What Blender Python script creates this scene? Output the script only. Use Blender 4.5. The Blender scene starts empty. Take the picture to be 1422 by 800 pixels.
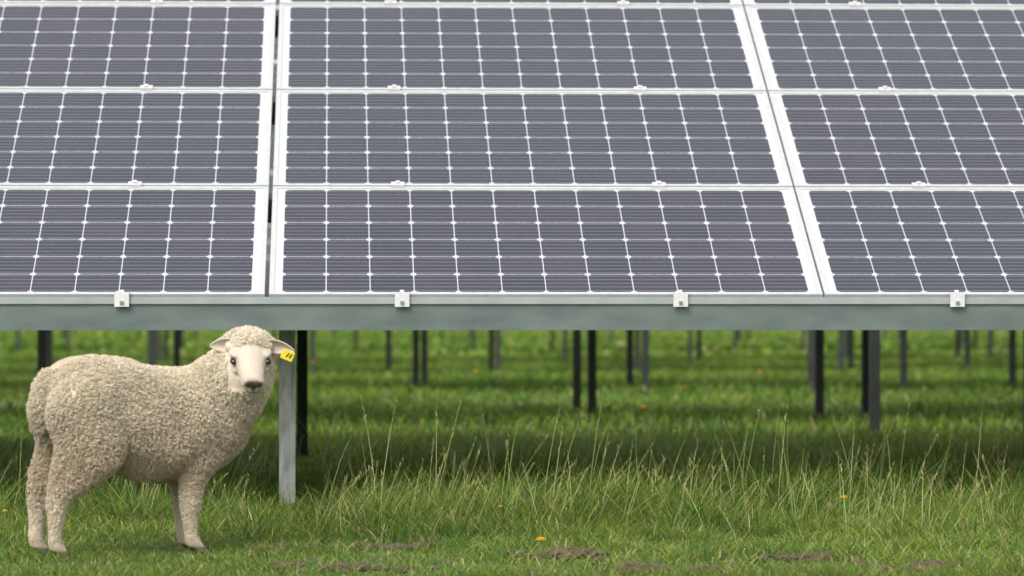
import bpy, bmesh, math
import numpy as np
from mathutils import Vector, Matrix, noise

rng = np.random.default_rng(11)
scene = bpy.context.scene
scene.view_settings.view_transform = 'Standard'
scene.view_settings.look = 'None'
scene.view_settings.exposure = 0

# ------------------------------------------------------------------ helpers
def link(o, parent=None):
    scene.collection.objects.link(o)
    if parent is not None:
        o.parent = parent
    return o

def empty(name, loc=(0, 0, 0), rot=(0, 0, 0)):
    e = bpy.data.objects.new(name, None)
    e.location = loc
    e.rotation_euler = rot
    e.empty_display_size = 0.1
    return link(e)

def nodes_of(name):
    m = bpy.data.materials.new(name)
    m.use_nodes = True
    nt = m.node_tree
    return m, nt, nt.nodes['Principled BSDF']

def mth(nt, op, a, b=None, clamp=False):
    n = nt.nodes.new('ShaderNodeMath')
    n.operation = op
    n.use_clamp = clamp
    for i, v in enumerate((a, b)):
        if v is None:
            continue
        if isinstance(v, (int, float)):
            n.inputs[i].default_value = v
        else:
            nt.links.new(v, n.inputs[i])
    return n.outputs[0]

def mixc(nt, fac, a, b):
    n = nt.nodes.new('ShaderNodeMix')
    n.data_type = 'RGBA'
    for s, v in ((n.inputs['Factor'], fac), (n.inputs[6], a), (n.inputs[7], b)):
        if isinstance(v, (int, float)):
            s.default_value = v
        elif isinstance(v, tuple):
            s.default_value = (*v, 1)
        else:
            nt.links.new(v, s)
    return n.outputs[2]

def noisen(nt, scale, detail=4, coord='Object', rough=0.5, vscale=None):
    tc = nt.nodes.new('ShaderNodeTexCoord')
    n = nt.nodes.new('ShaderNodeTexNoise')
    n.inputs['Scale'].default_value = scale
    n.inputs['Detail'].default_value = detail
    n.inputs['Roughness'].default_value = rough
    if vscale:
        mp = nt.nodes.new('ShaderNodeMapping')
        mp.inputs['Scale'].default_value = vscale
        nt.links.new(tc.outputs[coord], mp.inputs[0])
        nt.links.new(mp.outputs[0], n.inputs['Vector'])
    else:
        nt.links.new(tc.outputs[coord], n.inputs['Vector'])
    return n.outputs['Fac']

def ramp(nt, fac, stops):
    r = nt.nodes.new('ShaderNodeValToRGB')
    nt.links.new(fac, r.inputs[0])
    while len(r.color_ramp.elements) < len(stops):
        r.color_ramp.elements.new(0.5)
    for e, (p, c) in zip(r.color_ramp.elements, stops):
        e.position = p
        e.color = (*c, 1)
    return r.outputs[0]

def simple_mat(name, c1, c2, scale=20, rough=0.6, metal=0.0, bump=0.0, vscale=None):
    m, nt, b = nodes_of(name)
    f = noisen(nt, scale, 5, vscale=vscale)
    nt.links.new(ramp(nt, f, [(0.3, c1), (0.7, c2)]), b.inputs['Base Color'])
    b.inputs['Roughness'].default_value = rough
    b.inputs['Metallic'].default_value = metal
    if bump:
        bp = nt.nodes.new('ShaderNodeBump')
        bp.inputs['Strength'].default_value = bump
        bp.inputs['Distance'].default_value = 0.01
        nt.links.new(f, bp.inputs['Height'])
        nt.links.new(bp.outputs[0], b.inputs['Normal'])
    return m

def mesh_np(name, verts, faces, mats=(), smooth=False, col=None):
    me = bpy.data.meshes.new(name)
    me.from_pydata([tuple(v) for v in verts], [], [tuple(f) for f in faces])
    for m in mats:
        me.materials.append(m)
    if smooth:
        me.polygons.foreach_set('use_smooth', [True] * len(me.polygons))
    me.update()
    return me

def boxes_mesh(name, boxes, mats):
    V, F, MI = [], [], []
    for (cx, cy, cz, sx, sy, sz, mi) in boxes:
        o = len(V)
        for dx in (-.5, .5):
            for dy in (-.5, .5):
                for dz in (-.5, .5):
                    V.append((cx + dx * sx, cy + dy * sy, cz + dz * sz))
        for f in ((0, 1, 3, 2), (4, 6, 7, 5), (0, 4, 5, 1), (2, 3, 7, 6), (0, 2, 6, 4), (1, 5, 7, 3)):
            F.append(tuple(o + i for i in f))
            MI.append(mi)
    me = mesh_np(name, V, F, mats)
    me.polygons.foreach_set('material_index', MI)
    return me

_tab = np.random.default_rng(3).random((256, 256))
def vnoise(x, y, s, seed=0):
    x = np.asarray(x) / s + seed * 17.3
    y = np.asarray(y) / s + seed * 31.7
    xi = np.floor(x).astype(int); yi = np.floor(y).astype(int)
    fx = x - xi; fy = y - yi
    fx = fx * fx * (3 - 2 * fx); fy = fy * fy * (3 - 2 * fy)
    a = _tab[xi % 256, yi % 256]; b = _tab[(xi + 1) % 256, yi % 256]
    c = _tab[xi % 256, (yi + 1) % 256]; d = _tab[(xi + 1) % 256, (yi + 1) % 256]
    return (a * (1 - fx) + b * fx) * (1 - fy) + (c * (1 - fx) + d * fx) * fy

SHEEP = (-0.570, 11.85)
def ground_h(x, y):
    x = np.asarray(x, float); y = np.asarray(y, float)
    h = 0.035 * (vnoise(x, y, 0.9, 1) - .5) + 0.02 * (vnoise(x, y, 0.3, 2) - .5)
    h = h + 0.10 * (vnoise(x, y, 9, 3) - .5) * np.clip((y - 20) / 20, 0, 1)
    k = 1 - np.exp(-(((x - SHEEP[0]) ** 2 + (y - SHEEP[1]) ** 2) / 0.35))
    return h * k

DIRT = [(-.01, 11.25, .20, .12), (.68, 11.55, .17, .14), (1.36, 11.6, .16, .12), (-.12, 12.0, .12, .1),
        (1.95, 12.3, .12, .1), (.95, 11.1, .2, .1), (2.2, 11.3, .2, .1), (.2, 11.9, .1, .08), (1.7, 11.2, .15, .1)]
def dirt(x, y):
    m = np.zeros_like(x)
    for (a, b, sx, sy) in DIRT:
        m = np.maximum(m, np.exp(-(((x - a) / sx) ** 2 + ((y - b) / sy) ** 2)))
    return m * (0.55 + 0.9 * vnoise(x, y, .07, 8))

# ------------------------------------------------------------------ world + sun
SUN_EL, SUN_ROT = math.radians(50), math.radians(212)
w = bpy.data.worlds.new("World")
scene.world = w
w.use_nodes = True
nt = w.node_tree
bg = nt.nodes['Background']
sky = nt.nodes.new('ShaderNodeTexSky')
sky.sky_type = 'NISHITA'
sky.sun_disc = False
sky.sun_elevation = SUN_EL
sky.sun_rotation = SUN_ROT
sky.dust_density = 4.0
hs = nt.nodes.new('ShaderNodeHueSaturation')
hs.inputs['Saturation'].default_value = 0.16
hs.inputs['Value'].default_value = 1.85
nt.links.new(sky.outputs[0], hs.inputs['Color'])
nt.links.new(hs.outputs[0], bg.inputs['Color'])
bg.inputs['Strength'].default_value = 0.15
sl = bpy.data.lights.new("sun", 'SUN')
sl.energy = 1.3
sl.angle = math.radians(25)
sl.color = (1, .95, .85)
so = link(bpy.data.objects.new("sun", sl))
# direction towards the sun: nishita rotation measured clockwise from +Y
sd = Vector((math.sin(SUN_ROT) * math.cos(SUN_EL), math.cos(SUN_ROT) * math.cos(SUN_EL), math.sin(SUN_EL)))
so.rotation_euler = sd.to_track_quat('Z', 'Y').to_euler()
so.location = sd * 30

# ------------------------------------------------------------------ camera
CH = 0.73
cam = bpy.data.cameras.new("camera")
cam.sensor_width = 36
cam.lens = 138
cam.clip_end = 5000
cam.dof.use_dof = True
cam.dof.focus_distance = 12.8
cam.dof.aperture_fstop = 4.8
co = link(bpy.data.objects.new("camera", cam))
co.location = (0, 0, CH)
co.rotation_euler = (math.radians(90.336), 0, math.radians(-2.615))
scene.camera = co

# ------------------------------------------------------------------ materials
def panel_material():
    m, nt, b = nodes_of("pv_glass")
    uv = nt.nodes.new('ShaderNodeUVMap'); uv.uv_map = 'UVMap'
    sp = nt.nodes.new('ShaderNodeSeparateXYZ')
    nt.links.new(uv.outputs[0], sp.inputs[0])
    U, V = sp.outputs[0], sp.outputs[1]      # in cell units
    fu, fv = mth(nt, 'FRACT', U), mth(nt, 'FRACT', V)
    du = mth(nt, 'MINIMUM', fu, mth(nt, 'SUBTRACT', 1.0, fu))
    dv = mth(nt, 'MINIMUM', fv, mth(nt, 'SUBTRACT', 1.0, fv))
    gap = mth(nt, 'MAXIMUM', mth(nt, 'LESS_THAN', du, 0.0105), mth(nt, 'LESS_THAN', dv, 0.012))
    dia = mth(nt, 'LESS_THAN', mth(nt, 'ADD', du, dv), 0.098)
    gap = mth(nt, 'MAXIMUM', gap, dia)
    inside = mth(nt, 'MULTIPLY',
                 mth(nt, 'MULTIPLY', mth(nt, 'GREATER_THAN', U, 0.0), mth(nt, 'LESS_THAN', U, 12.0)),
                 mth(nt, 'MULTIPLY', mth(nt, 'GREATER_THAN', V, 0.0), mth(nt, 'LESS_THAN', V, 6.0)))
    cellmask = mth(nt, 'MULTIPLY', inside, mth(nt, 'SUBTRACT', 1.0, gap))
    fb = mth(nt, 'FRACT', mth(nt, 'MULTIPLY', fv, 5.0))
    db = mth(nt, 'ABSOLUTE', mth(nt, 'SUBTRACT', fb, 0.5))
    bus = mth(nt, 'SUBTRACT', 1.0, mth(nt, 'DIVIDE', db, 0.13), clamp=True)
    comb = nt.nodes.new('ShaderNodeCombineXYZ')
    oi = nt.nodes.new('ShaderNodeObjectInfo')
    nt.links.new(mth(nt, 'FLOOR', U), comb.inputs[0])
    nt.links.new(mth(nt, 'FLOOR', V), comb.inputs[1])
    nt.links.new(mth(nt, 'FLOOR', mth(nt, 'MULTIPLY', oi.outputs['Random'], 57.0)), comb.inputs[2])
    wn = nt.nodes.new('ShaderNodeTexWhiteNoise')
    nt.links.new(comb.outputs[0], wn.inputs[0])
    tint = mixc(nt, wn.outputs['Value'], (0.014, 0.015, 0.028), (0.024, 0.024, 0.037))
    tint = mixc(nt, mth(nt, 'MULTIPLY', oi.outputs['Random'], 0.5), tint, (0.022, 0.028, 0.046))
    cell = mixc(nt, bus, tint, (0.145, 0.147, 0.162))
    dust = noisen(nt, 3.0, 6)
    cell = mixc(nt, mth(nt, 'MULTIPLY', dust, 0.06), cell, (0.29, 0.28, 0.26))
    colr = mixc(nt, cellmask, (0.50, 0.51, 0.52), cell)
    nt.links.new(colr, b.inputs['Base Color'])
    b.inputs['Roughness'].default_value = 0.2
    b.inputs['IOR'].default_value = 1.5
    return m

M_glass = panel_material()
M_frame = simple_mat("anodised_frame", (.45, .46, .46), (.54, .55, .55), 30, 0.42, 0.15)
M_lip = simple_mat("galvanised_lip", (.27, .30, .30), (.34, .37, .36), 8, 0.5, 0.2)
M_back = simple_mat("backsheet_underside", (.50, .51, .52), (.56, .56, .57), 10, 0.6)
M_clamp = simple_mat("clamp_metal", (.55, .55, .55), (.68, .68, .68), 50, 0.4, 0.1)
M_bolt = simple_mat("bolt_metal", (.2, .2, .2), (.35, .35, .35), 80, 0.4, 0.6)
M_beam = simple_mat("galvanised_beam", (.088, .115, .110), (.15, .18, .168), 2.6, 0.5, 0.2, 0.0, (1.8, 1, 5))
M_post = simple_mat("galvanised_post", (.20, .215, .20), (.52, .53, .50), 18, 0.5, 0.15, 0.05, (2, 2, .5))
M_dark = simple_mat("shaded_post", (.016, .019, .018), (.034, .038, .035), 6, 0.65, 0.0)  # steel with the shade beneath the tables put into its base colour

# ------------------------------------------------------------------ solar panel arrays
PW, PH, CP = 1.975, 0.992, 0.157
def panel_mesh():
    lip, th = 0.018, 0.032
    bx = [
        (PW / 2, lip / 2, -th / 2, PW, lip, th, 0),
        (PW / 2, PH - lip / 2, -th / 2, PW, lip, th, 0),
        (lip / 2, PH / 2, -th / 2 - .0004, lip, PH - 2 * lip, th, 0),
        (PW - lip / 2, PH / 2, -th / 2 - .0004, lip, PH - 2 * lip, th, 0),
    ]
    me = boxes_mesh("panel", bx, (M_frame, M_glass, M_back))
    bm = bmesh.new(); bm.from_mesh(me)
    uvl = bm.loops.layers.uv.new('UVMap')
    for zz, mi in ((-.0035, 1), (-.010, 2)):
        vs = [bm.verts.new(p + (zz,)) for p in ((lip, lip), (PW - lip, lip), (PW - lip, PH - lip), (lip, PH - lip))]
        if mi == 2:
            vs.reverse()
        f = bm.faces.new(vs)
        f.material_index = mi
        for l in f.loops:
            l[uvl].uv = ((l.vert.co.x - (PW - 12 * CP) / 2) / CP, (l.vert.co.y - (PH - 6 * CP) / 2) / CP)
    bm.to_mesh(me); bm.free()
    return me
PM = panel_mesh()
TILT = math.radians(24.5)
ROWP = 1.003
ST, CT = math.sin(TILT), math.cos(TILT)

def clamp_mesh():
    return boxes_mesh("clamp", [(0, 0, .006, .050, .030, .010, 0), (0, 0, .014, .016, .016, .010, 0)], (M_clamp, M_bolt))
def endclamp_mesh():
    return boxes_mesh("end_clamp", [(0, .008, .004, .052, .03, .006, 0), (0, -.0205, -.019, .052, .006, .052, 0), (0, -.010, .004, .052, .017, .006, 0),
                                    (0, .004, .011, .014, .014, .009, 0), (0, -.026, -.030, .012, .006, .012, 1)], (M_clamp, M_bolt))
CM, EM = clamp_mesh(), endclamp_mesh()

def channel_x(name, x0, x1, y, z0, z1, depth, t, lip, mat, parent):
    L, cx = x1 - x0, (x0 + x1) / 2
    H = z1 - z0
    bx = [(cx, y + t / 2, (z0 + z1) / 2, L, t, H, 0),
          (cx, y + t + depth / 2, z1 - t / 2, L, depth, t, 0),
          (cx, y + t + depth / 2, z0 + t / 2, L, depth, t, 0),
          (cx, y + depth + t / 2, z1 - t - lip / 2, L, t, lip, 0),
          (cx, y + depth + t / 2, z0 + t + lip / 2, L, t, lip, 0)]
    return link(bpy.data.objects.new(name, boxes_mesh(name, bx, (mat,))), parent)

def post_mesh(name, h, wdt, dep, mat):
    t = .005
    bx = [(0, 0, h / 2 - .15, wdt, t, h + .3, 0),
          (-wdt / 2 + t / 2, t / 2 + dep / 2, h / 2 - .15, t, dep, h + .3, 0),
          (wdt / 2 - t / 2, t / 2 + dep / 2, h / 2 - .15, t, dep, h + .3, 0)]
    return boxes_mesh(name, bx, (mat,))

def build_array(y0, z0, starts, rows, posts, detailed):
    E = empty("solar_panel_array", (0, y0, z0))
    for r in range(rows):
        s = r * ROWP
        for c, xs in enumerate(starts):
            o = bpy.data.objects.new("panel_%d_%d" % (r, c), PM)
            o.location = (xs, s * CT, s * ST)
            o.rotation_euler = (TILT, 0, 0)
            link(o, E)
    x0, x1 = min(starts) - .02, max(starts) + PW + .02
    for r in range(1, rows + 1):
        s = r * ROWP - .006
        o = channel_x("purlin_%d" % r, x0, x1, -.03, -.14, -.045, .05, .004, .015, M_beam, E)
        o.location = (0, s * CT, s * ST)
        o.rotation_euler = (TILT, 0, 0)
    channel_x("front_beam", x0 - .3, x1 + .3, -.004, -.128, -.033, .055, .004, .018, M_beam, E)
    bx = [((x0 + x1) / 2, -.0105, -.021, x1 - x0, .003, .022, 0), ((x0 + x1) / 2, -.0055, -.0335, x1 - x0, .013, .003, 0)]
    link(bpy.data.objects.new("front_beam_lip", boxes_mesh("front_beam_lip", bx, (M_lip,))), E)
    if detailed:
        for k in range(-7, 9):
            cx = .246 + .992 * k
            if cx < x0 or cx > x1:
                continue
            o = bpy.data.objects.new("end_clamp_%d" % (k + 7), EM)
            o.location = (cx, 0, 0); o.rotation_euler = (TILT * .0, 0, 0)
            link(o, E)
            for r in range(1, rows):
                s = r * ROWP - .0055
                o = bpy.data.objects.new("mid_clamp_%d_%d" % (r, k + 7), CM)
                o.location = (cx, s * CT, s * ST); o.rotation_euler = (TILT, 0, 0)
                link(o, E)
    for i, (px, py, wd, dp, mat) in enumerate(posts):
        top = z0 + (py - y0) / CT * ST - .16 if py - y0 > .9 else z0 - .06
        o = bpy.data.objects.new("post_%d" % i, post_mesh("post", top, wd, dp, mat))
        o.location = (px, py - y0, -z0)
        link(o, E)
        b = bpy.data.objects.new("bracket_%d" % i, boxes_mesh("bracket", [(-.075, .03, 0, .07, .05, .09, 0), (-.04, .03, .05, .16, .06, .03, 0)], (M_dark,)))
        b.location = (px, py - y0, top - z0 - .02)
        link(b, E)
    xs = sorted(set(round(p[0], 1) for p in posts))
    for i, xx in enumerate(xs):
        L = rows * ROWP
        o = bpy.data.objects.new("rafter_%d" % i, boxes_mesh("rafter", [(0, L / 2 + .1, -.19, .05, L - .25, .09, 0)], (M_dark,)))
        o.location = (xx, 0, 0); o.rotation_euler = (TILT, 0, 0)
        link(o, E)
    return E

starts = [-.226] + [1.757 + 1.983 * k for k in range(4)] + [-.242 - PW - 1.983 * k for k in range(4)]
front_posts = []
for k in range(-2, 3):
    front_posts.append((-.168 + 3.6 * k, 14.55, .060, .045, M_post))
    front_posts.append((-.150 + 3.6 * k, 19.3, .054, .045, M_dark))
build_array(13.96, .79, starts, 6, front_posts, True)

def mk(lst):
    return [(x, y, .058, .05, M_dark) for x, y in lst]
bs = [-12.0 + 1.983 * k for k in range(16)]
ZB = 1.9
build_array(24.0, ZB, bs, 3, mk([(3.15, 24.2 - 1.5), (3.30, 26.5), (3.74, 27.4), (1.78, 26.9), (1.77, 28.4), (-1.93, 26.2),
                                  (-3.1, 24.2), (-3.0, 27.2), (7.0, 24.2), (7.1, 26.2), (-7, 24.2)]), False)
build_array(33.0, ZB, bs, 3, mk([(4.04, 33.0), (2.70, 33.8), (2.70, 35.6), (.81, 34.7), (.74, 34.9), (-3.2, 35.5), (-2.9, 33.2), (7.5, 33), (6.1, 35), (-1.4, 35.4), (5.0, 34.2), (-1.55, 33.6)]), False)
build_array(44.0, ZB, bs, 3, mk([(-.23, 44.6), (1.88, 44.6), (1.88, 46.5), (5.8, 44.6), (6.1, 46), (-3.3, 46), (-5, 44.6), (3.5, 45), (7.4, 45.5), (.65, 46), (-2.05, 45.2)]), False)
build_array(53.0, ZB, bs, 3, mk([(-2.35, 53.5), (-2.3, 54.5), (-3.9, 53.5), (.77, 53.7), (4.9, 53.7), (5.15, 55), (9.1, 54), (8.8, 55), (3.2, 54), (7.1, 54)]), False)
build_array(66.0, ZB, bs, 3, mk([(-4.5, 67), (-5.3, 66.5), (.4, 68), (2.4, 67), (3.8, 68), (6.9, 67), (8.0, 66.5), (10.8, 67), (11.2, 68), (-1, 67), (-2.6, 68)]), False)
build_array(86.0, ZB, [-14 + 1.983 * k for k in range(24)], 3, mk([(-6 + 1.6 * k + .7 * math.sin(k * 3), 87 + .8 * math.cos(k * 5)) for k in range(21)]), False)

# ------------------------------------------------------------------ ground
def grad(a, b, n, p):
    t = np.linspace(0, 1, n) ** p
    return a + (b - a) * t
xs = np.concatenate([-grad(4, 2500, 40, 3)[::-1], np.arange(-3.92, 6, .08), grad(6, 2500, 40, 3)[1:]])
ys = np.concatenate([-grad(-8, 300, 20, 3)[::-1][:-1], np.arange(8, 22, .08), grad(22, 4000, 70, 3)])
X, Y = np.meshgrid(xs, ys)
Z = ground_h(X, Y)
V = np.stack([X.ravel(), Y.ravel(), Z.ravel()], 1)
nx, ny = len(xs), len(ys)
i = np.arange(nx * ny).reshape(ny, nx)
F = np.stack([i[:-1, :-1].ravel(), i[:-1, 1:].ravel(), i[1:, 1:].ravel(), i[1:, :-1].ravel()], 1)
mg, nt, b = nodes_of("soil_and_turf")
n1 = noisen(nt, 1.3, 6); n2 = noisen(nt, 25, 6, rough=.7)
c = mixc(nt, n1, (.075, .132, .020), (.12, .18, .034))
c = mixc(nt, ramp(nt, n2, [(.52, (0, 0, 0)), (.75, (1, 1, 1))]), c, (.10, .085, .042))
nt.links.new(c, b.inputs['Base Color'])
b.inputs['Roughness'].default_value = .95
bp = nt.nodes.new('ShaderNodeBump'); bp.inputs['Distance'].default_value = .03
nt.links.new(n2, bp.inputs['Height']); nt.links.new(bp.outputs[0], b.inputs['Normal'])
link(bpy.data.objects.new("ground", mesh_np("ground", V, F, (mg,), True)))

# ------------------------------------------------------------------ grass
def grass_material():
    m = bpy.data.materials.new("grass_blade")
    m.use_nodes = True
    nt = m.node_tree
    nt.nodes.clear()
    out = nt.nodes.new('ShaderNodeOutputMaterial')
    at = nt.nodes.new('ShaderNodeAttribute'); at.attribute_name = 'Col'
    b = nt.nodes.new('ShaderNodeBsdfPrincipled')
    b.inputs['Roughness'].default_value = .55
    b.inputs['Specular IOR Level'].default_value = .22
    t = nt.nodes.new('ShaderNodeBsdfTranslucent')
    mx = nt.nodes.new('ShaderNodeMixShader'); mx.inputs[0].default_value = .40
    nt.links.new(at.outputs['Color'], b.inputs['Base Color'])
    nt.links.new(at.outputs['Color'], t.inputs['Color'])
    nt.links.new(b.outputs[0], mx.inputs[1]); nt.links.new(t.outputs[0], mx.inputs[2])
    nt.links.new(mx.outputs[0], out.inputs[0])
    return m
M_grass = grass_material()

def blades(base, h, wid, ang, lean, bend, col, face=None):
    N = len(h)
    ts = np.array([0, .38, .72, 1.0])
    ws = np.array([.75, 1.0, .7, 0])
    dx, dy = np.cos(ang), np.sin(ang)
    if face is None:
        face = rng.random(N) * 2 * np.pi
    sx, sy = np.cos(face), np.sin(face)
    V = np.zeros((N, 7, 3)); k = 0
    for i, t in enumerate(ts):
        off = h * (lean * t + bend * t * t)
        cx = base[:, 0] + dx * off; cy = base[:, 1] + dy * off
        cz = base[:, 2] - .004 + h * (t - .35 * bend * t * t)
        hw = wid * .5 * ws[i]
        if i < 3:
            V[:, k, 0] = cx - sx * hw; V[:, k, 1] = cy - sy * hw; V[:, k, 2] = cz
            V[:, k + 1, 0] = cx + sx * hw; V[:, k + 1, 1] = cy + sy * hw; V[:, k + 1, 2] = cz
            k += 2
        else:
            V[:, k, 0] = cx; V[:, k, 1] = cy; V[:, k, 2] = cz
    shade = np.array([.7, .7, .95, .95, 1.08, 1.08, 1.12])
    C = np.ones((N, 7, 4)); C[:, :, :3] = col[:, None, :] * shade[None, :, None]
    return V, C

def build_blades(name, parts, mat):
    V = np.concatenate([p[0] for p in parts]); C = np.concatenate([p[1] for p in parts])
    N = len(V)
    o = (np.arange(N) * 7)[:, None]
    loops = (o + np.array([[0, 1, 3, 2, 2, 3, 5, 4, 4, 5, 6]])).ravel()
    starts = ((np.arange(N) * 11)[:, None] + np.array([[0, 4, 8]])).ravel()
    me = bpy.data.meshes.new(name)
    me.vertices.add(N * 7); me.vertices.foreach_set('co', V.astype(np.float32).ravel())
    me.loops.add(N * 11); me.loops.foreach_set('vertex_index', loops.astype(np.int32))
    me.polygons.add(N * 3); me.polygons.foreach_set('loop_start', starts.astype(np.int32))
    me.update(calc_edges=True)
    ca = me.color_attributes.new('Col', 'FLOAT_COLOR', 'POINT')
    ca.data.foreach_set('color', C.astype(np.float32).ravel())
    me.materials.append(mat)
    return link(bpy.data.objects.new(name, me))

def gcol(x, y, n, dry=.08):
    a = vnoise(x, y, .45, 4)[:, None]; r = rng.random((n, 1))
    c = np.array([[.098, .180, .022]]) * (1 - a) + np.array([[.205, .262, .038]]) * a
    c = c * (.6 + .65 * r)
    deep = np.array([[.060, .145, .026]])
    kk = (rng.random((n, 1)) < .28)
    c = np.where(kk, deep * (.7 + .6 * r), c)
    d = rng.random((n, 1)) < dry
    c = np.where(d, np.array([[.42, .36, .17]]) * (.55 + .55 * r), c)
    shade_lift = np.interp(y, [9, 13.5, 15, 19, 26], [1.0, 1.0, 1.2, 1.3, 1.22])[:, None]  # brightens blade colour under and behind the arrays to offset their shade
    big = (.72 + .5 * vnoise(x, y, 1.5, 12))[:, None]
    return c * shade_lift * big

def scatter(x0, x1, y0, y1, dens):
    n = int((x1 - x0) * (y1 - y0) * dens)
    return rng.uniform(x0, x1, n), rng.uniform(y0, y1, n)

def lane(x, y):
    """trampled, shorter grass around the front post and behind it"""
    k = np.exp(-((x + .12) / .26) ** 2) * ((y > 13.0) & (y < 20))
    return 1 - .72 * k

def hfield(x, y):
    base = np.interp(y, [9, 12.0, 12.7, 13.3, 15, 16, 18, 22, 60], [.032, .038, .07, .12, .12, .10, .075, .06, .07])
    return base * (.45 + 1.1 * vnoise(x, y, .3, 5)) * (.6 + .8 * vnoise(x, y, 1.3, 6)) * lane(x, y)

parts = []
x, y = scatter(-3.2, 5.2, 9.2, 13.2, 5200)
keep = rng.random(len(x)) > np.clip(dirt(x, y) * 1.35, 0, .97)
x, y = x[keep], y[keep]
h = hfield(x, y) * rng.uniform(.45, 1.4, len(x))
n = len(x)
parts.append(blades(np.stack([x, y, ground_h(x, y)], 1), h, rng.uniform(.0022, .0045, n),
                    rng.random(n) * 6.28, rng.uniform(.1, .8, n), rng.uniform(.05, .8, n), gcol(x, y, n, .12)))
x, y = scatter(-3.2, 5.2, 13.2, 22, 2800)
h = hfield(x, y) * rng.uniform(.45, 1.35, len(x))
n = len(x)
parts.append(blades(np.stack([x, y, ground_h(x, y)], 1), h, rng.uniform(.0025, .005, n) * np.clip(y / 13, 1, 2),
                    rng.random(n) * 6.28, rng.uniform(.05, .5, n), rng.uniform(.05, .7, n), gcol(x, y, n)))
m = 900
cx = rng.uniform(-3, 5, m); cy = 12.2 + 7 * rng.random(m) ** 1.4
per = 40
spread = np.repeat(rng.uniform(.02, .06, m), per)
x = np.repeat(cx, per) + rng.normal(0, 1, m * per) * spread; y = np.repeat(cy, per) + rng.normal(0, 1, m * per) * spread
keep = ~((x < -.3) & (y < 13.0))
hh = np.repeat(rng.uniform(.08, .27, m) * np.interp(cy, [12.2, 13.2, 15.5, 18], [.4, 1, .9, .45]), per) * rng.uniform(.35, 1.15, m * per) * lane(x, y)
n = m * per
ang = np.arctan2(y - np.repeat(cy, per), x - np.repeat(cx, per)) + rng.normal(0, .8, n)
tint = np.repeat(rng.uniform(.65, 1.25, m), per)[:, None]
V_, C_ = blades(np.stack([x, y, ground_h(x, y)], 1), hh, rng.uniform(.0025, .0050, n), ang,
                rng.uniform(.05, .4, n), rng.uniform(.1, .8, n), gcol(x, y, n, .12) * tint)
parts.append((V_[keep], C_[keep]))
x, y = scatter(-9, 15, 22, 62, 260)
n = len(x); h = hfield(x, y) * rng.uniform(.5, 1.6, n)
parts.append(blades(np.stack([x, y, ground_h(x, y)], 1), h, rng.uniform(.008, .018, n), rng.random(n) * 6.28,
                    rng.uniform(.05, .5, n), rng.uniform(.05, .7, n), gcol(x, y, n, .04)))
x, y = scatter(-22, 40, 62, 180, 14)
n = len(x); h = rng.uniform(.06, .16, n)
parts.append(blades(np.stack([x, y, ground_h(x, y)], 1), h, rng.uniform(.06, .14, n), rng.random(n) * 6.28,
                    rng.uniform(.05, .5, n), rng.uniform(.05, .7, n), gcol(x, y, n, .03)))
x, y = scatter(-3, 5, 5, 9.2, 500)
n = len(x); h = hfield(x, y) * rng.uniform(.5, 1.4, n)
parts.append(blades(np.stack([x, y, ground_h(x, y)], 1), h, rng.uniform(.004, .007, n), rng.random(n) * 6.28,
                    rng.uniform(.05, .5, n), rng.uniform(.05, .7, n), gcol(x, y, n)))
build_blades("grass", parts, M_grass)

parts = []
def stalks(m, y0, y1, hmin, hmax, xr=(-3, 5), colA=(.50, .47, .20), colB=(.24, .31, .09), wd=.0024, lmax=.40):
    x = rng.uniform(xr[0], xr[1], m); y = rng.uniform(y0, y1, m)
    k = (rng.random(m) < .12 + 1.1 * vnoise(x, y, .5, 9) ** 1.3) & ~((x < -.25) & (y < 13.2)) & ~((np.abs(x + .15) < .09) & (y < 19))
    x, y = x[k], y[k]; m = len(x)
    h = rng.uniform(hmin, hmax, m) * (.55 + .55 * rng.random(m))
    ang = rng.normal(0, 1.3, m); lean = rng.uniform(0, lmax, m); bend = rng.uniform(0, lmax, m)
    mixv = rng.random((m, 1))
    col = np.array([colA]) * mixv + np.array([colB]) * (1 - mixv)
    base = np.stack([x, y, ground_h(x, y)], 1)
    parts.append(blades(base, h, np.full(m, wd), ang, lean, bend, col, face=rng.normal(0, .4, m)))
    per = 9
    t = np.tile(np.linspace(.76, 1.0, per), m)
    R = lambda a: np.repeat(a, per)
    off = R(h) * (R(lean) * t + R(bend) * t * t)
    b2 = np.stack([R(x) + np.cos(R(ang)) * off, R(y) + np.sin(R(ang)) * off,
                   R(base[:, 2]) + R(h) * (t - .35 * R(bend) * t * t)], 1)
    nn = m * per
    colh = np.repeat(col, per, 0) * rng.uniform(.8, 1.3, (nn, 1)) + np.array([[.03, .015, .01]])
    parts.append(blades(b2, R(rng.uniform(.2, 1.1, m)) * rng.uniform(.010, .020, nn), rng.uniform(.0016, .0032, nn), rng.random(nn) * 6.28,
                        rng.uniform(.05, .5, nn), rng.uniform(0, .3, nn), colh))
stalks(750, 12.5, 13.6, .12, .30)
stalks(950, 13.4, 15.2, .16, .36)
stalks(330, 12.9, 14.6, .34, .50, lmax=.22)
stalks(2600, 15.2, 19.5, .14, .28, colA=(.34, .38, .24), colB=(.20, .30, .12), wd=.0034)
stalks(260, 10.5, 12.9, .05, .15)
stalks(500, 20, 30, .10, .22, xr=(-5, 9), colA=(.24, .3, .12))
build_blades("seeding_grass", parts, M_grass)

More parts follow.
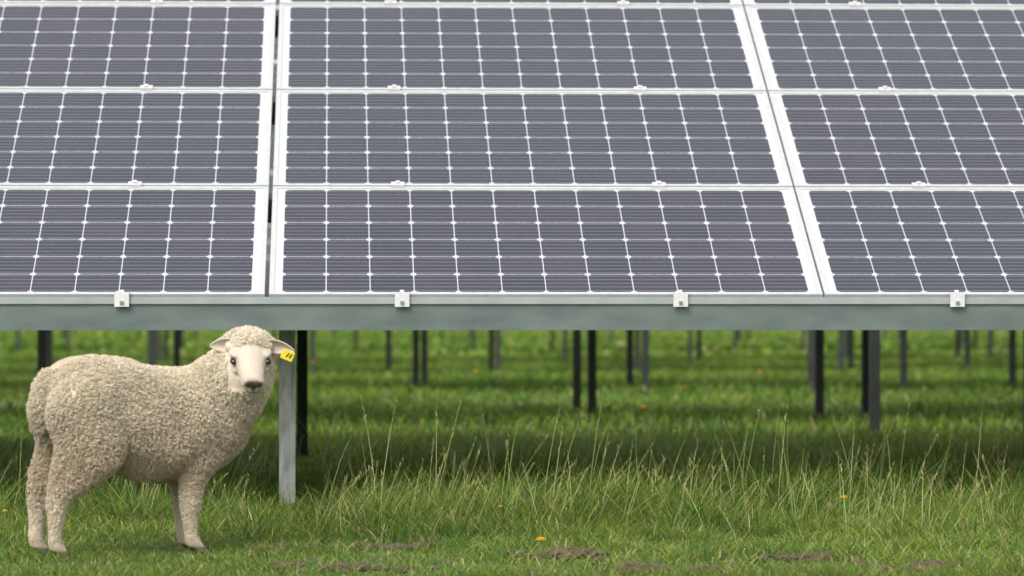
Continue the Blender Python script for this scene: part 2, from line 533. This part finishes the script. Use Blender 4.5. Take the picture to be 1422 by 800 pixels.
# soil clods
def ico(sub):
    bm = bmesh.new(); bmesh.ops.create_icosphere(bm, subdivisions=sub, radius=1)
    v = np.array([x.co[:] for x in bm.verts]); f = np.array([[q.index for q in p.verts] for p in bm.faces]); bm.free()
    return v, f
iv2, if2 = ico(2); iv3, if3 = ico(3)
VV, FF = [], []; off = 0
for (a, b_, sx, sy) in DIRT:
    for k in range(30):
        px, py = a + rng.normal(0, sx * .6), b_ + rng.normal(0, sy * .6)
        r = rng.uniform(.006, .022)
        v = iv2 * (1 + .5 * (rng.random((len(iv2), 1)) - .5)) * r * np.array([1.4, 1.2, .8])
        VV.append(v + [px, py, float(ground_h(px, py)) + r * .3]); FF.append(if2 + off); off += len(v)
M_soil = simple_mat("soil", (.045, .030, .018), (.11, .078, .048), 60, .95)
link(bpy.data.objects.new("soil_clods", mesh_np("soil_clods", np.concatenate(VV), np.concatenate(FF), (M_soil,))))

# dandelions
M_yel = simple_mat("dandelion_petals", (.75, .50, .02), (.85, .62, .04), 90, .6)
M_stem = simple_mat("dandelion_stem", (.12, .2, .05), (.18, .26, .07), 30, .6)
def dandelion(x, y, h, r):
    E = empty("dandelion", (x, y, float(ground_h(x, y))))
    bm = bmesh.new(); bmesh.ops.create_cone(bm, segments=8, radius1=.002, radius2=.0016, depth=h, cap_ends=True)
    me = bpy.data.meshes.new("stem"); bm.to_mesh(me); bm.free(); me.materials.append(M_stem)
    o = bpy.data.objects.new("stem", me); o.location = (0, 0, h / 2); link(o, E)
    V, F = [], []
    for ring in range(3):
        for k in range(16):
            a = k / 16 * 6.283 + ring * .2; el = .15 + ring * .45; L = r * (1 - .18 * ring)
            d = np.array([math.cos(a) * math.cos(el), math.sin(a) * math.cos(el), math.sin(el)])
            s = np.array([-math.sin(a), math.cos(a), 0]) * r * .16
            o_ = len(V); V += [-s * .4, s * .4, d * L + s, d * L - s]
            F.append((o_, o_ + 1, o_ + 2, o_ + 3))
    o = bpy.data.objects.new("flower", mesh_np("flower", V, F, (M_yel,))); o.location = (0, 0, h); link(o, E)
for (x, y, h, r) in [(.617, 11.62, .040, .018), (1.66, 12.7, .12, .015), (1.2, 33, .20, .035), (3.6, 33, .20, .035), (-1.07, 12.9, .06, .012),
                     (.55, 12.9, .10, .012), (2.6, 29, .16, .03), (5.2, 38, .2, .035), (-.2, 40, .2, .035), (1.9, 24, .14, .025)]:
    dandelion(x, y, h, r)

# ------------------------------------------------------------------ sheep
A = math.radians(27)
CA, SA = math.cos(A), math.sin(A)
def w2l(p):
    return np.array([p[0] * CA + p[1] * SA, -p[0] * SA + p[1] * CA, p[2]])
balls_v, balls_f = [], []; boff = 0
def ball(c, r, R=None):
    global boff
    r = np.array(r) if np.ndim(r) else np.array([r, r, r])
    v = iv3 * r
    if R is not None:
        v = v @ R.T
    balls_v.append(v + np.array(c)); balls_f.append(if3 + boff); boff += len(v)
def chain(pts, steps=6, R=None):
    P = np.array([np.concatenate([np.array(p[0], float), (np.array(p[1]) if np.ndim(p[1]) else np.full(3, p[1]))]) for p in pts])
    n = len(P)
    for i in range(n - 1):
        p0, p1, p2, p3 = P[max(i - 1, 0)], P[i], P[i + 1], P[min(i + 2, n - 1)]
        for k in range(steps):
            t = k / steps
            q = .5 * ((2 * p1) + (-p0 + p2) * t + (2 * p0 - 5 * p1 + 4 * p2 - p3) * t * t + (-p0 + 3 * p1 - 3 * p2 + p3) * t ** 3)
            ball(q[:3], np.maximum(q[3:], .004), R)
    ball(P[-1][:3], P[-1][3:], R)

WL = .010   # room left for the fleece
chain([((-.272, 0, .448), (.055, .105 - WL, .122 - WL)),
       ((-.20, 0, .452), (.09, .140 - WL, .146 - WL)),
       ((-.10, 0, .426), (.10, .155 - WL, .168 - WL)),
       ((0, 0, .392), (.10, .165 - WL, .178 - WL)),
       ((.10, 0, .386), (.10, .162 - WL, .178 - WL)),
       ((.19, 0, .400), (.10, .148 - WL, .168 - WL)),
       ((.265, 0, .422), (.085, .122 - WL, .142 - WL))], 6)
HC = np.array([.318, .005, .598])                # skull centre (world offsets)
chain([(w2l((.205, .11, .44)), .130), (w2l((.245, .085, .485)), .118), (w2l((.28, .058, .525)), .102), (w2l((.303, .045, .565)), .080)], 6)
# docked tail lying on the rump
chain([((-.305, 0, .528), .026), ((-.328, .0, .49), .028), ((-.338, 0, .44), .028), ((-.335, 0, .385), .022)], 5)
def hind(v, du=0):
    chain([((-.195 + du, v * .82, .43), (.120, .078, .12)), ((-.190 + du, v, .335), (.103, .072, .090)), ((-.235 + du, v * 1.02, .26), (.074, .050, .060)),
           ((-.290 + du, v, .200), (.038, .032, .038)), ((-.302 + du, v, .168), (.030, .026, .032))], 6)
    chain([((-.302 + du, v, .168), (.030, .026, .032)), ((-.303 + du, v, .105), .0215), ((-.306 + du, v, .055), .0205), ((-.300 + du, v, .035), .022)], 6)
    for s in (-1, 1):
        chain([((-.297 + du, v + s * .010, .030), (.018, .011, .015)), ((-.282 + du, v + s * .012, .010), (.018, .010, .011))], 4)
def fore(v, du=0, lift=0):
    chain([((.185 + du, v * .8, .40), (.095, .05, .11)), ((.158 + du, v, .315), (.068, .050, .066)), ((.132 + du, v, .25), (.046, .040, .048)),
           ((.122 + du, v, .20), .033), ((.120 + du, v, .155), (.029, .027, .030)), ((.118 + du, v, .105), .0212), ((.122 + du, v, .055), .0205), ((.130 + du, v, .035), .022)], 6)
    for s in (-1, 1):
        chain([((.135 + du, v + s * .010, .028), (.018, .011, .015)), ((.150 + du, v + s * .012, .010), (.018, .010, .011))], 4)
hind(-.092, -.018); hind(.092, -.002)
fore(-.082, .0); fore(.072, .045)

pitch, yaw = math.radians(32), math.radians(7)
Fw = np.array([math.sin(yaw) * math.cos(pitch), -math.cos(yaw) * math.cos(pitch), -math.sin(pitch)])
Rw = np.array([math.cos(yaw), math.sin(yaw), 0.0])
Uw = np.cross(Rw, Fw); Uw /= np.linalg.norm(Uw)
if Uw[2] < 0: Uw = -Uw
Fl, Rl, Ul = w2l(Fw), w2l(Rw), w2l(Uw)
HL = w2l(HC)
RH = np.stack([Rl, Fl, Ul], 1)
def hp(r, f, u):
    return HL + Rl * r + Fl * f + Ul * u
def hb(r, f, u, rad):
    ball(hp(r, f, u), rad, RH)
def hchain(pts, steps=6):
    chain([(hp(*p[0]), p[1]) for p in pts], steps, RH)
hchain([((0, -.045, 0), (.064, .05, .056)), ((0, 0, .004), (.063, .05, .055)), ((0, .035, .004), (.055, .045, .046)),
        ((0, .075, -.002), (.041, .035, .035)), ((0, .115, -.006), (.035, .03, .029)), ((0, .142, -.008), (.033, .020, .026))])
hchain([((0, .0, -.035), (.048, .04, .032)), ((0, .05, -.036), (.038, .035, .025)), ((0, .095, -.032), (.029, .03, .021)), ((0, .128, -.030), (.025, .02, .017))])
for s in (-1, 1):
    hb(s * .044, .034, .027, (.020, .024, .012))       # brow ridge
    hb(s * .042, .040, -.016, (.017, .032, .014))      # cheek bone
    hb(s * .017, .152, -.002, (.014, .012, .013))      # nostril wing
    hb(s * .055, -.010, .022, (.018, .018, .018))      # ear base
hb(0, .150, -.026, (.020, .012, .009))                 # upper lip
hb(0, .138, -.042, (.018, .012, .008))                 # lower lip
hb(0, -.010, .048, (.042, .042, .022))                 # wool poll
hb(0, -.055, -.02, (.088, .035, .075))                 # wool behind the cheeks
hb(0, -.045, -.070, (.078, .045, .05))

sv = np.concatenate(balls_v); sf = np.concatenate(balls_f)
src = mesh_np("sheep_src", sv, sf)
so_ = bpy.data.objects.new("sheep_src", src); scene.collection.objects.link(so_)
rm = so_.modifiers.new("r", 'REMESH'); rm.mode = 'VOXEL'; rm.voxel_size = .0036
sm = so_.modifiers.new("s", 'SMOOTH'); sm.factor = .5; sm.iterations = 5
dg = bpy.context.evaluated_depsgraph_get()
body = bpy.data.meshes.new_from_object(so_.evaluated_get(dg))
bpy.data.objects.remove(so_)
body.name = "body"
nv = len(body.vertices)
co_ = np.zeros(nv * 3); body.vertices.foreach_get('co', co_); co_ = co_.reshape(-1, 3)
no_ = np.zeros(nv * 3); body.vertex_normals.foreach_get('vector', no_); no_ = no_.reshape(-1, 3)

def sstep(x, a, b):
    t = np.clip((x - a) / (b - a), 0, 1); return t * t * (3 - 2 * t)
def head_coords(P):
    D = P - HL
    return D @ Rl, D @ Fl, D @ Ul
def wool_mask(P):
    r, f, u = head_coords(P)
    dist = np.linalg.norm(P - HL, axis=1)
    face = sstep(f, -.018, .0) * (dist < .21) * (1 - sstep(np.abs(r), .068, .076))
    poll = sstep(u, .034, .044) * (1 - sstep(f, .014, .032))
    under = 1 - sstep(u, -.072, -.062)
    cheekw = sstep(np.abs(r), .044, .054) * (1 - sstep(f, .0, .028)) * (1 - sstep(u, -.02, .0))
    face = face * (1 - poll) * (1 - under) * (1 - cheekw)
    earb = (np.abs(r) > .054) * (f > -.03) * (dist < .1) * (u > 0)
    face = np.maximum(face, earb)
    low = 1 - sstep(P[:, 2], .035, .06)
    return 1 - np.clip(np.maximum(face, low), 0, 1)
wm = wool_mask(co_)
disp = np.array([noise.noise(Vector(p) * 30) * .0026 + noise.noise(Vector(p) * 85) * .0014 + noise.noise(Vector(p) * 10) * .007 for p in co_])
co_ = co_ + no_ * (disp * wm * np.clip(co_[:, 2] / .2, .3, 1))[:, None]
body.vertices.foreach_set('co', co_.ravel())
body.polygons.foreach_set('use_smooth', [True] * len(body.polygons))
body.update()

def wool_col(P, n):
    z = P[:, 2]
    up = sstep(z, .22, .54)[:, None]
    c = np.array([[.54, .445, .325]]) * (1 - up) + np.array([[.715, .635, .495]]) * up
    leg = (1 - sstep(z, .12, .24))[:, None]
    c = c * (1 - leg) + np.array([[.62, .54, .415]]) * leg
    hd = np.exp(-(np.linalg.norm(P - HL, axis=1) / .12) ** 2)[:, None]
    c = c * (1 - hd) + np.array([[.79, .725, .59]]) * hd
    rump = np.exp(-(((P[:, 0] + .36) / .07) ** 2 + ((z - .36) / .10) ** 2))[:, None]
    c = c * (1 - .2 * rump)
    return c * n
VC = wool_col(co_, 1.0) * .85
fmask = (1 - wm)[:, None]
r_, f_, u_ = head_coords(co_)
nearhead = (np.linalg.norm(co_ - HL, axis=1) < .21)[:, None]
facec = np.where(nearhead, np.array([[.57, .49, .40]]), np.array([[.50, .42, .32]]))
VC = VC * (1 - fmask) + facec * fmask
def g3(r0, f0, u0, sr, sf_, su):
    return np.exp(-(((r_ - r0) / sr) ** 2 + ((f_ - f0) / sf_) ** 2 + ((u_ - u0) / su) ** 2))
pink = np.clip(g3(0, .155, -.012, .030, .030, .026), 0, 1)[:, None] * nearhead
VC = VC * (1 - .6 * pink) + np.array([[.40, .28, .24]]) * .6 * pink
nose = np.clip(sum(g3(s * .013, .165, -.001, .013, .017, .0095) for s in (-1, 1)) * 2.0 + g3(0, .165, -.014, .0065, .014, .012) * 1.8, 0, 1)[:, None] * nearhead
VC = VC * (1 - nose) + np.array([[.020, .016, .016]]) * nose
mouth = np.clip(((np.abs(u_ + .0350 + np.abs(r_) * .25) < .0034) & (f_ > .105) & (np.abs(r_) < .033)).astype(float), 0, 1)[:, None] * nearhead
VC = VC * (1 - .85 * mouth) + np.array([[.08, .055, .05]]) * .85 * mouth
eye_s = np.clip(sum(g3(s * .051, .052, .011, .018, .020, .0135) for s in (-1, 1)) * 1.3, 0, 1)[:, None] * nearhead
VC = VC * (1 - .68 * eye_s) + np.array([[.13, .09, .07]]) * .68 * eye_s
bridge = np.clip(sum(g3(s * .032, .085, -.004, .012, .04, .012) for s in (-1, 1)), 0, 1)[:, None] * nearhead
VC = VC * (1 - .16 * bridge)
hoof = (1 - sstep(co_[:, 2], .018, .028))[:, None]
VC = VC * (1 - hoof) + np.array([[.10, .075, .055]]) * hoof
ca = body.color_attributes.new('Col', 'FLOAT_COLOR', 'POINT')
ca.data.foreach_set('color', np.concatenate([VC, np.ones((nv, 1))], 1).astype(np.float32).ravel())

def attr_mat(name, rough, spec=.2, sheen=0):
    m, nt, b = nodes_of(name)
    at = nt.nodes.new('ShaderNodeAttribute'); at.attribute_name = 'Col'
    n = noisen(nt, 300, 3)
    c = mixc(nt, mth(nt, 'MULTIPLY', n, .3), at.outputs['Color'], (.30, .24, .17)) if name == "sheep_skin" else at.outputs['Color']
    nt.links.new(c, b.inputs['Base Color'])
    b.inputs['Roughness'].default_value = rough
    b.inputs['Specular IOR Level'].default_value = spec
    b.inputs['Sheen Weight'].default_value = sheen
    return m
M_skin = attr_mat("sheep_skin", .85)
M_wool = attr_mat("sheep_wool", .9, .1)
body.materials.clear(); body.materials.append(M_skin)

sheep = empty("sheep", (SHEEP[0], SHEEP[1], 0.0), (0, 0, A))
link(bpy.data.objects.new("body", body), sheep)

body.calc_loop_triangles()
nt_ = len(body.loop_triangles)
tri = np.zeros(nt_ * 3, int); body.loop_triangles.foreach_get('vertices', tri); tri = tri.reshape(-1, 3)
ta = np.zeros(nt_); body.loop_triangles.foreach_get('area', ta)
no2 = np.zeros(nv * 3); body.vertex_normals.foreach_get('vector', no2); no2 = no2.reshape(-1, 3)
def sample(n):
    t = tri[rng.choice(nt_, n, p=ta / ta.sum())]
    a, b_ = rng.random(n), rng.random(n)
    k = a + b_ > 1; a[k] = 1 - a[k]; b_[k] = 1 - b_[k]
    W = np.stack([1 - a - b_, a, b_], 1)[:, :, None]
    P = (co_[t] * W).sum(1); N = (no2[t] * W).sum(1); N /= np.linalg.norm(N, axis=1)[:, None] + 1e-9
    return P, N, (wm[t] * W[:, :, 0]).sum(1), (VC[t] * W).sum(1)
def tangents(N):
    h = np.where(np.abs(N[:, 2:3]) < .9, np.array([[0, 0, 1.]]), np.array([[1., 0, 0]]))
    t1 = np.cross(N, h); t1 /= np.linalg.norm(t1, axis=1)[:, None]
    return t1, np.cross(N, t1)
P, N, wv, _ = sample(42000)
k = wv > .5; P, N = P[k], N[k]; m = len(P)
lown = rng.random((m, 1))
dirv = N + np.array([[0, 0, -.30]]) + rng.normal(0, .22, (m, 3)); dirv /= np.linalg.norm(dirv, axis=1)[:, None]
L = rng.uniform(.008, .0130, (m, 1)) * np.clip(P[:, 2:3] / .28, .25, 1) * np.where(np.linalg.norm(P - HL, axis=1)[:, None] < .1, .85, 1)
per = 7
T1, T2 = tangents(N)
R = lambda a: np.repeat(a, per, 0)
M_ = m * per
oa = rng.normal(0, .0034, (M_, 1)); ob = rng.normal(0, .0034, (M_, 1))
base = R(P) + R(T1) * oa + R(T2) * ob - R(N) * .002
tip = R(P) + R(dirv) * R(L) * rng.uniform(.75, 1.25, (M_, 1)) + (R(T1) * oa + R(T2) * ob) * .55
NP = 6
ph = R(rng.random((m, 1)) * 6.28)
pts = np.zeros((M_, NP, 3))
for i in range(NP):
    t = i / (NP - 1)
    hel = .0015 * t ** .7
    pts[:, i] = base * (1 - t) + tip * t + (R(T1) * np.cos(ph + 8.5 * t) + R(T2) * np.sin(ph + 8.5 * t)) * hel
tone = np.array([.98 + .16 * noise.noise(Vector(p) * 9) + .10 * noise.noise(Vector(p) * 45) for p in P])[:, None] * (.90 + .2 * lown)
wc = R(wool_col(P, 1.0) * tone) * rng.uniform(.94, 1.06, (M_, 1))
P2, N2, wv2, c2 = sample(110000)
lum = c2.mean(1)
de = np.min([np.linalg.norm(P2 - hp(s * .054, .046, .012), axis=1) for s in (-1, 1)], 0)
k = (wv2 < .5) & (lum > .25) & (de > .013) & (P2[:, 2] > .03); P2, N2, c2 = P2[k], N2[k], c2[k]; m2 = len(P2)
back = np.where((np.linalg.norm(P2 - HL, axis=1) < .21)[:, None], -Fl[None] * 1.3, np.array([[0, 0, -1.3]]))
d2 = N2 * .5 + back + rng.normal(0, .2, (m2, 3)); d2 /= np.linalg.norm(d2, axis=1)[:, None]
pts2 = np.zeros((m2, NP, 3))
L2 = rng.uniform(.004, .007, (m2, 1))
for i in range(NP):
    t = i / (NP - 1)
    pts2[:, i] = P2 + d2 * L2 * t
c2 = c2 * rng.uniform(.9, 1.12, (m2, 1))
allp = np.concatenate([pts, pts2]); allc = np.clip(np.concatenate([wc, c2]), 0, .9)
rad = np.concatenate([np.tile(np.linspace(.0007, .0004, NP), (M_, 1)), np.tile(np.linspace(.00045, .0002, NP), (m2, 1))])
hc = bpy.data.hair_curves.new("wool")
hc.add_curves([NP] * len(allp))
hc.position_data.foreach_set('vector', allp.astype(np.float32).ravel())
ra = hc.attributes.get('radius') or hc.attributes.new('radius', 'FLOAT', 'POINT')
ra.data.foreach_set('value', rad.astype(np.float32).ravel())
ca = hc.attributes.new('Col', 'FLOAT_COLOR', 'CURVE')
ca.data.foreach_set('color', np.concatenate([allc, np.ones((len(allc), 1))], 1).astype(np.float32).ravel())
hc.materials.append(M_wool)
link(bpy.data.objects.new("wool", hc), sheep)

m_eye, nt, b = nodes_of("sheep_eye")
nt.links.new(ramp(nt, noisen(nt, 40, 2), [(.3, (.012, .008, .005)), (.7, (.03, .018, .01))]), b.inputs['Base Color'])
b.inputs['Roughness'].default_value = .08
for s in (-1, 1):
    me = mesh_np("eye", (iv3 * np.array([.0105, .0150, .0098])) @ RH.T, if3, (m_eye,), True)
    o = bpy.data.objects.new("eye_%s" % ("left" if s > 0 else "right"), me); o.location = hp(s * .0515, .051, .0105); link(o, sheep)
M_ear = simple_mat("ear_skin", (.52, .42, .35), (.62, .53, .44), 60, .8)
M_earin = simple_mat("ear_inner", (.40, .22, .18), (.52, .33, .27), 60, .8)
M_tag = simple_mat("ear_tag", (.80, .60, .03), (.85, .66, .05), 50, .4)
M_ink = simple_mat("tag_ink", (.03, .03, .03), (.05, .05, .05), 50, .5)
def ear(name, root, d, nrm, L, W):
    d = np.array(d) / np.linalg.norm(d); nrm = np.array(nrm, float); nrm -= d * nrm.dot(d); nrm /= np.linalg.norm(nrm)
    s = np.cross(nrm, d)
    nu, nw = 14, 9
    V = []
    for i in range(nu):
        t = i / (nu - 1)
        wdt = W * (math.sin(math.pi * min(1, (.16 + .84 * t) ** .85)) ** .7 if t < 1 else 0.02)
        wdt = max(wdt, .002)
        for j in range(nw):
            q = (j / (nw - 1) * 2 - 1)
            cup = (1 - q * q) * (-.35 * wdt) * (1 - .5 * t)
            V.append(root + d * L * t + s * q * wdt * .5 + nrm * cup + np.array([0, 0, -.10]) * L * t * t)
    F = [(i * nw + j, i * nw + j + 1, (i + 1) * nw + j + 1, (i + 1) * nw + j) for i in range(nu - 1) for j in range(nw - 1)]
    me = mesh_np(name, [w2l(v) for v in V], F, (M_earin, M_ear), True)
    o = bpy.data.objects.new(name, me)
    so = o.modifiers.new("s", 'SOLIDIFY'); so.thickness = .003; so.offset = 0; so.material_offset = 1; so.material_offset_rim = 1
    link(o, sheep)
    return V
hw_ = lambda r, f, u: HC + Rw * r + Fw * f + Uw * u
ear("ear_right", hw_(-.050, -.010, .026), (-1, .1, .10), (-.15, -1, -.25), .070, .044)
ear("ear_left", hw_(.050, -.010, .026), (1, .05, -.10), (.1, -1, -.35), .088, .044)
tc = hw_(.050, -.010, .026) + np.array([.066, -.014, -.029])
def obox(name, c, size, rot, mat):
    me = boxes_mesh(name, [(0, 0, 0, *size, 0)], (mat,))
    o = bpy.data.objects.new(name, me); o.location = w2l(c); o.rotation_euler = (rot[0], rot[1], rot[2] - A)
    bv = o.modifiers.new("b", 'BEVEL'); bv.width = .0012; bv.segments = 2
    link(o, sheep)
obox("ear_tag", tc, (.038, .002, .030), (math.radians(8), math.radians(22), math.radians(8)), M_tag)
for q in range(3):
    obox("ear_tag_print_%d" % q, tc + np.array([-.009 + .009 * q, -.0018, .004 - .003 * q]), (.004, .0006, .015), (math.radians(8), math.radians(40), math.radians(8)), M_ink)
